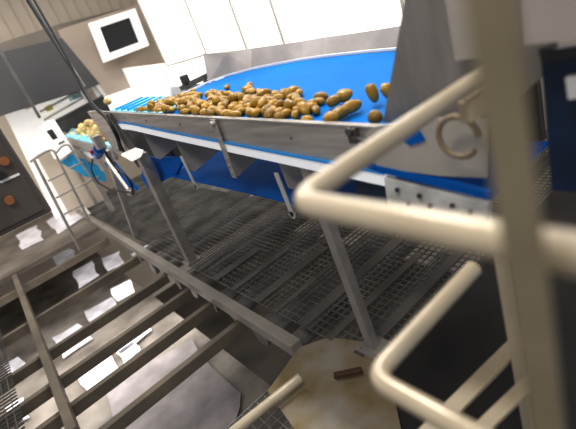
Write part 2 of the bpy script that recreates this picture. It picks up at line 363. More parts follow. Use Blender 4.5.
# white feed machine left of it
FM = thing('white_feed_machine', (-6.2, 1.2, 0), 'white machine housing with a dark slot beyond the lower conveyor', 'machine')
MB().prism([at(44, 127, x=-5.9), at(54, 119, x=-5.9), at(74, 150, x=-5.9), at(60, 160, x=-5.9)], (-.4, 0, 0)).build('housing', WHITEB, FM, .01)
MB().prism([at(46, 131, x=-5.88), at(52, 129, x=-5.88), at(58, 138, x=-5.88), at(53, 140, x=-5.88)], (.01, 0, 0)).build('slot', BLACK, FM)
MB().prism([at(58, 143, x=-5.88), at(64, 140, x=-5.88), at(65, 142, x=-5.88), at(59, 145, x=-5.88)], (.01, 0, 0)).build('handle', STEEL_D, FM)
# crates / clutter beyond
def wallbox(name, quad, x, m, label, cat, dx=-.3):
    o = MB().prism([at(*q, x=x) for q in quad], (dx, 0, 0)).build(name, m, None, .006); return tag(o, label, cat)
wallbox('bright_doorway_sheet', [(24, 112), (82, 80), (100, 108), (44, 132)], -8.3, WHITEB, 'bright cream strip curtain sheet under the dark duct', 'curtain', -.05)
wallbox('aqua_crate', [(70, 93), (80, 89), (84, 96), (74, 100)], -7.9, GREEN_B, 'small pale aqua crate below the dark duct', 'crate')
wallbox('yellow_sign', [(44, 107), (51, 104), (54, 109), (47, 112)], -8.2, YEL, 'small yellow square sign left of the aqua crate', 'sign', -.02)
sh = thing('storage_rack', at(70, 105, x=-7.6), 'pale steel rack with thin shelves behind the black hood', 'rack')
for q0, q1 in [((44, 120), (100, 88)), ((40, 112), (96, 82)), ((50, 128), (104, 98))]:
    MB().bar(at(*q0, x=-7.6), at(*q1, x=-7.6), .05, .03).build('shelf', STEEL_W, sh)
for q0, q1 in [((76, 82), (90, 104)), ((84, 76), (101, 100)), ((88, 74), (106, 98))]:
    MB().bar(at(*q0, x=-7.55), at(*q1, x=-7.55), .06, .05, (1, 0, 0)).build('upright', STEEL_L, sh)
# bright far machine body bottom-left
wallbox('cream_machine_body', [(0, 104), (38, 112), (108, 232), (62, 232)], -8.0, WHITEB, 'cream white machine body right of the dark cabinet', 'machine', -.05)
# ------------------------------------------------------------------ bracket fixture behind belt
BF = thing('sensor_bracket', (-3.8, 1.9, 1.3), 'grey bracket with crossbar and sensor block behind the left end of the blue belt', 'bracket')
MB().bar(at(182, 88, y=1.9), at(213, 73, y=1.9), .045, .045).build('crossbar', STEEL_D, BF)
for q0, q1 in [((203, 76), (208, 86)), ((209, 73), (214, 84))]:
    MB().bar(at(*q0, y=1.88), at(*q1, y=1.88), .035, .03, (0, 1, 0)).build('upright', STEEL_D, BF)
MB().box(at(185, 80, y=1.88), (.08, .06, .09)).build('sensor_block', BLACK, BF, .008)
MB().prism([at(163, 88, y=1.92), at(218, 82, y=1.92), at(216, 92, y=1.92), at(165, 103, y=1.92)], (0, .03, 0)).build('mounting_plate', WHITE, BF)

# ------------------------------------------------------------------ drive motor with hose
MO = thing('drive_motor', at(103, 160, y=.97), 'small blue drive unit with red button hung beside the conveyor end', 'motor')
c0 = at(100, 151, y=.96)
m_ = MB(); m_.tube([c0+Vector((-.16, 0, -.03)), c0+Vector((.05, 0, .03))], .055, 18); m_.tube([c0+Vector((-.18, 0, -.035)), c0+Vector((-.16, 0, -.03))], .03, 14); m_.build('housing', MOTORB, MO)
m_ = MB(); m_.box(c0+Vector((.12, 0, .09)), (.09, .08, .13)); m_.build('gearbox', STEEL, MO, .01)
m_ = MB(); m_.tube([c0+Vector((-.05, -.05, .02)), c0+Vector((-.05, -.075, .02))], .022, 14); m_.build('button', REDM, MO)
m_ = MB(); m_.tube([c0+Vector((-.09, -.04, -.04)), c0+Vector((-.09, -.075, -.04))], .014, 12); m_.build('label_disc', WHITE, MO)
m_ = MB(); m_.bar(at(105, 158, y=.97), at(128, 190, y=.97), .04, .03, (0, 1, 0)); m_.box(at(131, 192, y=.97), (.12, .06, .05)); m_.build('mounting_arm', STEEL, MO, .003)
def cable(pts_, r, label, m=RUBBER):
    o = MB().tube(pts_, r, 10, fillet=.12, steps=6).build('cable', m); return tag(o, label, 'cable')
cable([at(*q, y=.93) for q in [(93, 156), (91, 170), (97, 182), (110, 190), (128, 192)]], .009, 'thin black cable looping from the blue drive unit down to its arm')
cable([at(*q, y=.94) for q in [(104, 150), (113, 165), (124, 174), (132, 184), (133, 194)]], .012, 'thick black hose curving below the grey gearbox')
cable([at(28, 0, y=.99), at(60, 51, y=.99), at(82, 86, y=.985), at(92, 105, y=.965), at(107, 118, y=.955), at(117, 135, y=.95), at(121, 150, y=.95)], .016, 'long black cable dropping from above across the conveyor end post')
cable([at(34, 0, y=.95), at(66, 56, y=.95), at(88, 100, y=.93), at(99, 111, y=.94), at(109, 122, y=.94), at(118, 140, y=.94), at(124, 152, y=.94)], .010, 'thinner black cable dropping from above just right of the thicker one')
dr = MB().bar(at(28, 0, y=1.02), at(84, 88, y=1.02), .035, .035, (0, 1, 0)).build('ceiling_drop_pole', STEEL_D, None, .004); tag(dr, 'dark steel drop pole coming down toward the black hood', 'pole')
dr = MB().bar(at(-12, 30, y=.8), at(40, 118, y=.8), .03, .03, (0, 1, 0)).build('ceiling_drop_pole', STEEL_D, None, .004); tag(dr, 'dark thin pole at the left edge in front of the duct', 'pole')

# ------------------------------------------------------------------ right: tall chute plate and outfeed
CH = thing('steel_chute', (-.8, 1.1, 1.2), 'tall slanted grey steel chute plate standing over the right end of the blue belt', 'chute')
Y2 = 1.08
MB().prism([at(407, -30, y=Y2), at(403, 10, y=Y2), at(383, 122, y=Y2), at(480, 135, y=Y2), at(560, 60, y=Y2), at(540, -30, y=Y2)], (0, .008, 0)).build('chute_plate', mat('chute_grey', (.21, .193, .18), .45, .35, (.30, .28, .262), 3, (.3, .7), .04, (6, 1, 1)), CH)
MB().prism([at(440, -30, y=Y2-.04), at(455, 61, y=Y2-.04), at(480, 58, y=Y2-.04), at(480, -30, y=Y2-.04)], (0, .03, 0)).build('side_flange', STEEL_W, CH)
MB().prism([at(520, -30, y=Y2-.12), at(525, 45, y=Y2-.12), at(600, 38, y=Y2-.12), at(600, -30, y=Y2-.12)], (0, .03, 0)).build('upper_box', STEEL_W, CH)
OF = thing('outfeed_section', (-.7, 1.0, .9), 'pale steel outfeed section with blue belt edge and bolted white guard behind the cream handrail', 'conveyor')
def op_(q, y=.99): return at(*q, y=y)
MB().prism([op_(q) for q in [(372, 127), (405, 122), (445, 118), (486, 120), (486, 178), (440, 176), (378, 168), (360, 140)]], (0, .008, 0)).build('side_plate', mat('pale_outfeed_steel', (.42, .39, .35), .45, .3, (.52, .49, .45), 3, (.3, .7)), OF)
MB().prism([op_(q, .985) for q in [(365, 165), (378, 172), (488, 200), (488, 193), (440, 180), (375, 166)]], (0, .02, 0)).build('belt_edge', BLUE_D, OF)
MB().prism([op_(q, .982) for q in [(400, 138), (418, 131), (424, 141), (410, 146)]], (0, .01, 0)).build('belt_corner', BLUE_D, OF)
MB().prism([op_(q, .985) for q in [(384, 178), (488, 204), (488, 226), (440, 218), (388, 208)]], (0, .02, 0)).build('lower_guard', mat('speckled_white_guard', (.62, .61, .60), .45, 0, (.36, .35, .34), 9, (.45, .7)), OF)
for q in [(397, 190), (419, 196), (430, 206), (452, 206), (408, 204), (470, 212)]: MB().tube([op_(q, .985), op_(q, .975)], .008, 10).build('bolt', RUBBER, OF)
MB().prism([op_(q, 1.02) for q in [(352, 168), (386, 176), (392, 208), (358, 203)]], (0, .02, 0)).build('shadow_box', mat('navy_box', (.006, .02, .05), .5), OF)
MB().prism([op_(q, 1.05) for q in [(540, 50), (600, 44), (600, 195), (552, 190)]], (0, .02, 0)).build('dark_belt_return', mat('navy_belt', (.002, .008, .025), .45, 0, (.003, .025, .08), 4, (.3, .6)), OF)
MB().prism([op_(q, 1.03) for q in [(538, 50), (552, 50), (600, 41), (600, 53), (552, 62), (542, 66)]], (0, .02, 0)).build('roller_cover', BLACK, OF)
MB().prism([op_(q, 1.01) for q in [(565, 78), (600, 74), (600, 96), (568, 100)]], (0, .02, 0)).build('bearing_block', STEEL_L, OF)
HL = MB(); cc = at(458, 137, y=.93)
HL.tube([cc+Vector((math.cos(t)*.055, 0, math.sin(t)*.055)) for t in [k*math.pi/8 for k in range(15)]], .008, 10)
tag(HL.build('hose_loop', mat('hose_tan', (.22, .17, .11), .5)), 'tan loop of hose hanging under the cream handrail', 'hose')

# ------------------------------------------------------------------ handrail loops near the camera
RH = thing('safety_railing', (-.53, .36, 0), 'cream tubular safety railing with two rounded corner loops in the foreground', 'railing')
C1 = Vector((-.538, .352, 1.39)); r_ = .0205
MB().tube([(-.541, 1.03, 1.39), C1, (.5, .333, 1.39)], r_, 24, fillet=.05, steps=10).build('top_rail', RAILM, RH)
C2 = Vector((-.531, .372, .975))
MB().tube([(-.531, .765, .975), C2, (.5, .372, .975)], r_, 24, fillet=.05, steps=10).build('mid_rail', RAILM, RH)
MB().tube([(-.545, 1.02, 1.39), (-.545, 1.02, 0)], .016, 20).build('post', POSTG, RH)
MB().bar((-.545, .86, 1.335), (-.545, .99, 1.335), .03, .05).build('rail_bracket', mat('tan_bracket', (.50, .40, .27), .5), RH, .004)
PO = thing('guard_post', (-.15, .29, 0), 'blurred flat beige post standing closest to the camera in front of the handrail', 'post')
Rz = Matrix.Rotation(math.radians(27), 3, 'Z')
MB().box((-.154, .292, 1.05), (.030, .022, 2.1), Rz).build('upright', POSTM, PO, .002)
MB().box(Vector((-.154, .292, .01)), (.1, .1, .012), Rz).build('base_plate', POSTG, PO, .002)
ST = RH
BEAMT = mat('tan_toe_beam', (.33, .27, .18), .5, 0, (.42, .35, .25), 5, (.3, .7))
MB().bar(at(528, 332, z=.5), at(425, 436, z=.5), .05, .012, (0, 0, 1)).build('toe_beam', BEAMT, ST)
MB().bar(at(540, 372, z=.5), at(470, 440, z=.5), .04, .012).build('toe_beam', BEAMT, ST)
MB().bar((-.55, .92, 0), (-.55, .92, .975), .025, .025, (0, 1, 0)).build('stanchion', RAILM, ST)

# ------------------------------------------------------------------ edge beam, joists and pipes of the walkway
eb = MB().bar((-8.2, .93, .0), (-1.80, .84, .0), .075, .09).build('edge_beam', mat('edge_beam_grey', (.26, .235, .21), .5, .2, (.36, .33, .29), 3, (.3, .7)), None, .006); tag(eb, 'long grey steel beam along the walkway edge at the feet of the conveyor legs', 'beam')
jl = ['tan joist below the open bay, nearest the bottom edge', 'second tan joist from the bottom of the open bay', 'third tan joist from the bottom of the open bay', 'fourth tan joist across the open bay',
      'fifth tan joist across the open bay', 'farthest tan joist across the open bay beside the dark cabinet']
for x, lb in zip([-2.55, -3.0, -3.42, -3.95, -4.8, -6.0], jl):
    tag(MB().bar((x, -1.9, -.16), (x, .86, -.16), .055, .09).build('floor_joist', JOIST, None, .004), lb, 'joist', 'tan joists of the open bay')
for x0, lb in [(-.05, 'grey longitudinal rail crossing the tan joists on the left of the open bay')]:
    tag(MB().bar((-6.5, -.28, -.06), (-2.6, -.34, -.06), .06, .08).build('cross_rail', JOIST, None, .004), lb, 'rail')
for i in range(12):
    x = -1.35-i*.36
    tag(MB().tube([(x, .9, -.20-.05*(i % 2)), (x, 3.9, -.20-.05*(i % 2))], .06+.03*(i % 3 == 0), 16).build('underfloor_pipe', PIPEM),
        'grey pipe running away under the dark grating beyond the edge beam', 'pipe', 'grey pipes under the grating')
for j, (x, lb) in enumerate([(-1.6, 'ochre stained floor plate at the end of the edge beam')]):
    tag(MB().prism([at(300, 348, z=.0), at(330, 338, z=0), at(378, 345, z=.0), at(395, 400, z=.0), at(410, 470, z=0), at(330, 480, z=0), at(268, 392, z=.0)], (0, 0, .008)).build('floor_plate', RUST), lb, 'plate')
tr = MB().tube([at(228, 436, z=.06), at(300, 378, z=.06)], .026, 16); tag(tr.build('toe_tube', RAILM), 'short pale tube lying along the grating at the bottom centre', 'tube')
tag(MB().bar(at(334, 376, z=.05), at(362, 370, z=.05), .03, .025).build('door_wedge', mat('brown_wedge', (.07, .035, .02), .6), None, .004), 'small dark brown bar on the ochre stained plate', 'bar')

# skylight reflections painted as pale patches, plus trays, on the lower level
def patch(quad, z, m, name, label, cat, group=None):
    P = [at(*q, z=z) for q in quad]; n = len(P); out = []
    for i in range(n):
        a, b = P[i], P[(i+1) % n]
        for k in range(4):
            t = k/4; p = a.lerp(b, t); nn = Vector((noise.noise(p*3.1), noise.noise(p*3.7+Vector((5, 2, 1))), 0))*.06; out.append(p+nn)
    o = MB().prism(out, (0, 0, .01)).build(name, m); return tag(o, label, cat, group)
refl_patches = [([(72, 371), (108, 348), (122, 372), (88, 400)], 'largest pale painted reflection, low in the open bay'),
      ([(112, 340), (148, 318), (152, 330), (122, 354)], 'pale painted reflection right above the largest one'),
      ([(52, 338), (80, 322), (90, 340), (64, 358)], 'pale painted reflection above left of the largest one'),
      ([(84, 312), (112, 298), (120, 312), (92, 326)], 'pale painted reflection in the middle of the open bay'),
      ([(118, 352), (134, 340), (140, 350), (126, 362)], 'narrow pale painted reflection right of the largest one'),
      ([(110, 290), (130, 280), (136, 292), (116, 302)], 'small pale painted reflection near the edge beam'),
      ([(72, 272), (92, 262), (98, 276), (80, 288)], 'pale painted reflection below the upper end of the edge beam'),
      ([(52, 258), (72, 248), (78, 262), (60, 272)], 'second pale painted reflection from the dark cabinet'),
      ([(46, 222), (80, 200), (90, 214), (58, 234)], 'brightest pale painted reflection beside the foot of the dark cabinet'),
      ([(16, 236), (36, 226), (44, 240), (22, 250)], 'pale painted reflection under the dark cabinet'),
      ([(4, 364), (20, 356), (26, 372), (8, 384)], 'pale painted reflection at the left edge'),
      ([(6, 408), (24, 398), (32, 418), (12, 426)], 'pale painted reflection in the bottom left corner'),
      ([(100, 260), (118, 252), (124, 264), (108, 272)], 'pale painted reflection beside the second conveyor leg')]
for q, lb in refl_patches: patch(q, -.90 if (q[0][1] > 255 and 'edge beam' not in lb and 'second conveyor' not in lb and 'second pale' not in lb) else (-.55 if q[0][1] > 250 else .012), REFL, 'reflection_patch', lb+' of the lower level', 'patch', 'pale painted reflections on the lower level')
patch([(105, 392), (190, 340), (240, 395), (232, 450), (120, 450)], -.91, BIN, 'drip_tray', 'broad greyish lilac tray below the open bay at bottom centre', 'tray')
struct(MB().box((-4.9, -1.05, -.96), (7.7, 3.9, .06)).build('floor', mat('mid_deck', (.12, .105, .09), .6, 0, (.30, .27, .24), 2.2, (.35, .65))))
struct(MB().box((-7.6, -1.05, -.03), (2.6, 3.9, .06)).build('floor', mat('far_deck', (.12, .10, .085), .6, 0, (.24, .21, .18), 2.2, (.35, .65))))

# ------------------------------------------------------------------ control cabinet at left
CA = thing('control_cabinet', (-2.6, -.2, .95), 'dark grey control cabinet with orange lamps at the left edge of the picture', 'cabinet')
cb = MB(); cb.box((-2.65, -.255, 1.42), (.3, .9, .47)); 
cb.build('housing', CAB, CA, .01)
MB().box((-2.495, -.255, 1.42), (.012, .84, .42)).build('door', CAB, CA, .004)
for q, r in [((4, 161), .021), ((9, 200), .021)]:
    p = at(*q, x=-2.485); MB().tube([p, p+Vector((.03, 0, 0))], r, 16).build('indicator_lamp', ORANGE, CA)
p = at(1, 175, x=-2.485); MB().tube([p, p+Vector((.03, 0, 0))], .02, 16).build('black_button', BLACK, CA)
p = at(10, 178, x=-2.487); MB().box(p, (.006, .09, .012)).build('label_strip', WHITE, CA)
MB().bar((-2.65, -.62, 0.0), (-2.65, -.62, 1.2), .05, .05, (0, 1, 0)).build('support_leg', STEEL_D, CA)

# ------------------------------------------------------------------ far handrail frames
def frame(y, pts_, rungs, r, label):
    t = thing('far_handrail', at(*pts_[-1], x=y), label, 'railing', None)
    MB().tube([at(*q, x=y) for q in pts_], r, 12, fillet=.1).build('top_rail', GALV, t)
    for a, b in rungs: MB().tube([at(*a, x=y), at(*b, x=y)], r*.8, 10).build('rung', GALV, t)
    return t
frame(-5.4, [(30, 162), (44, 152), (53, 149), (92, 226)], [((48, 181), (66, 172)), ((56, 198), (74, 188)), ((64, 214), (84, 204))], .013, 'grey tube handrail frame nearest the dark cabinet')
frame(-5.7, [(56, 153), (62, 146), (68, 144), (104, 196)], [((70, 168), (83, 162)), ((76, 188), (100, 176))], .013, 'grey tube handrail frame just below the lower conveyor')
frame(-5.3, [(34, 160), (80, 250)], [], .016, 'single slanted grey upright beside the dark cabinet')
MB()
wallbox('pale_cladding', [(36, 155), (75, 140), (105, 200), (118, 235), (84, 240)], -7.7, WALLM, 'pale beige cladding sheet behind the far handrail frames', 'cladding', -.03)

# ------------------------------------------------------------------ potatoes
def potato_mesh(seed, m):
    rnd = random.Random(seed); bm = bmesh.new(); bmesh.ops.create_icosphere(bm, subdivisions=3, radius=1.0)
    off = Vector((rnd.uniform(-9, 9), rnd.uniform(-9, 9), rnd.uniform(-9, 9))); bend = rnd.uniform(-.12, .12)
    for v in bm.verts:
        c = v.co.copy(); n = noise.noise(c*1.1+off)*.13+noise.noise(c*2.6+off)*.05
        c = c*(1+n); c.z += bend*(c.x**2-.4); c.y *= 1-.10*c.x*rnd.choice((1,)); v.co = c
    for _ in range(4):                                                   # eyes
        d = Vector((rnd.uniform(-1, 1), rnd.uniform(-1, 1), rnd.uniform(-1, 1))).normalized()
        for v in bm.verts:
            k = (v.co.normalized()-d).length
            if k < .28: v.co *= 1-.07*(1-k/.28)
    me = bpy.data.meshes.new('potato'); bm.to_mesh(me); bm.free(); me.materials.append(m)
    for p in me.polygons: p.use_smooth = True
    return me
PM = [potato_mesh(i, POT) for i in range(9)]; PL = [potato_mesh(50+i, POTL) for i in range(5)]
def potato(loc, q, s, mesh, label, group):
    o = bpy.data.objects.new('potato', mesh); COL.objects.link(o); o.location = loc; o.rotation_mode = 'QUATERNION'; o.rotation_quaternion = q; o.scale = s
    return tag(o, label, 'potato', group)
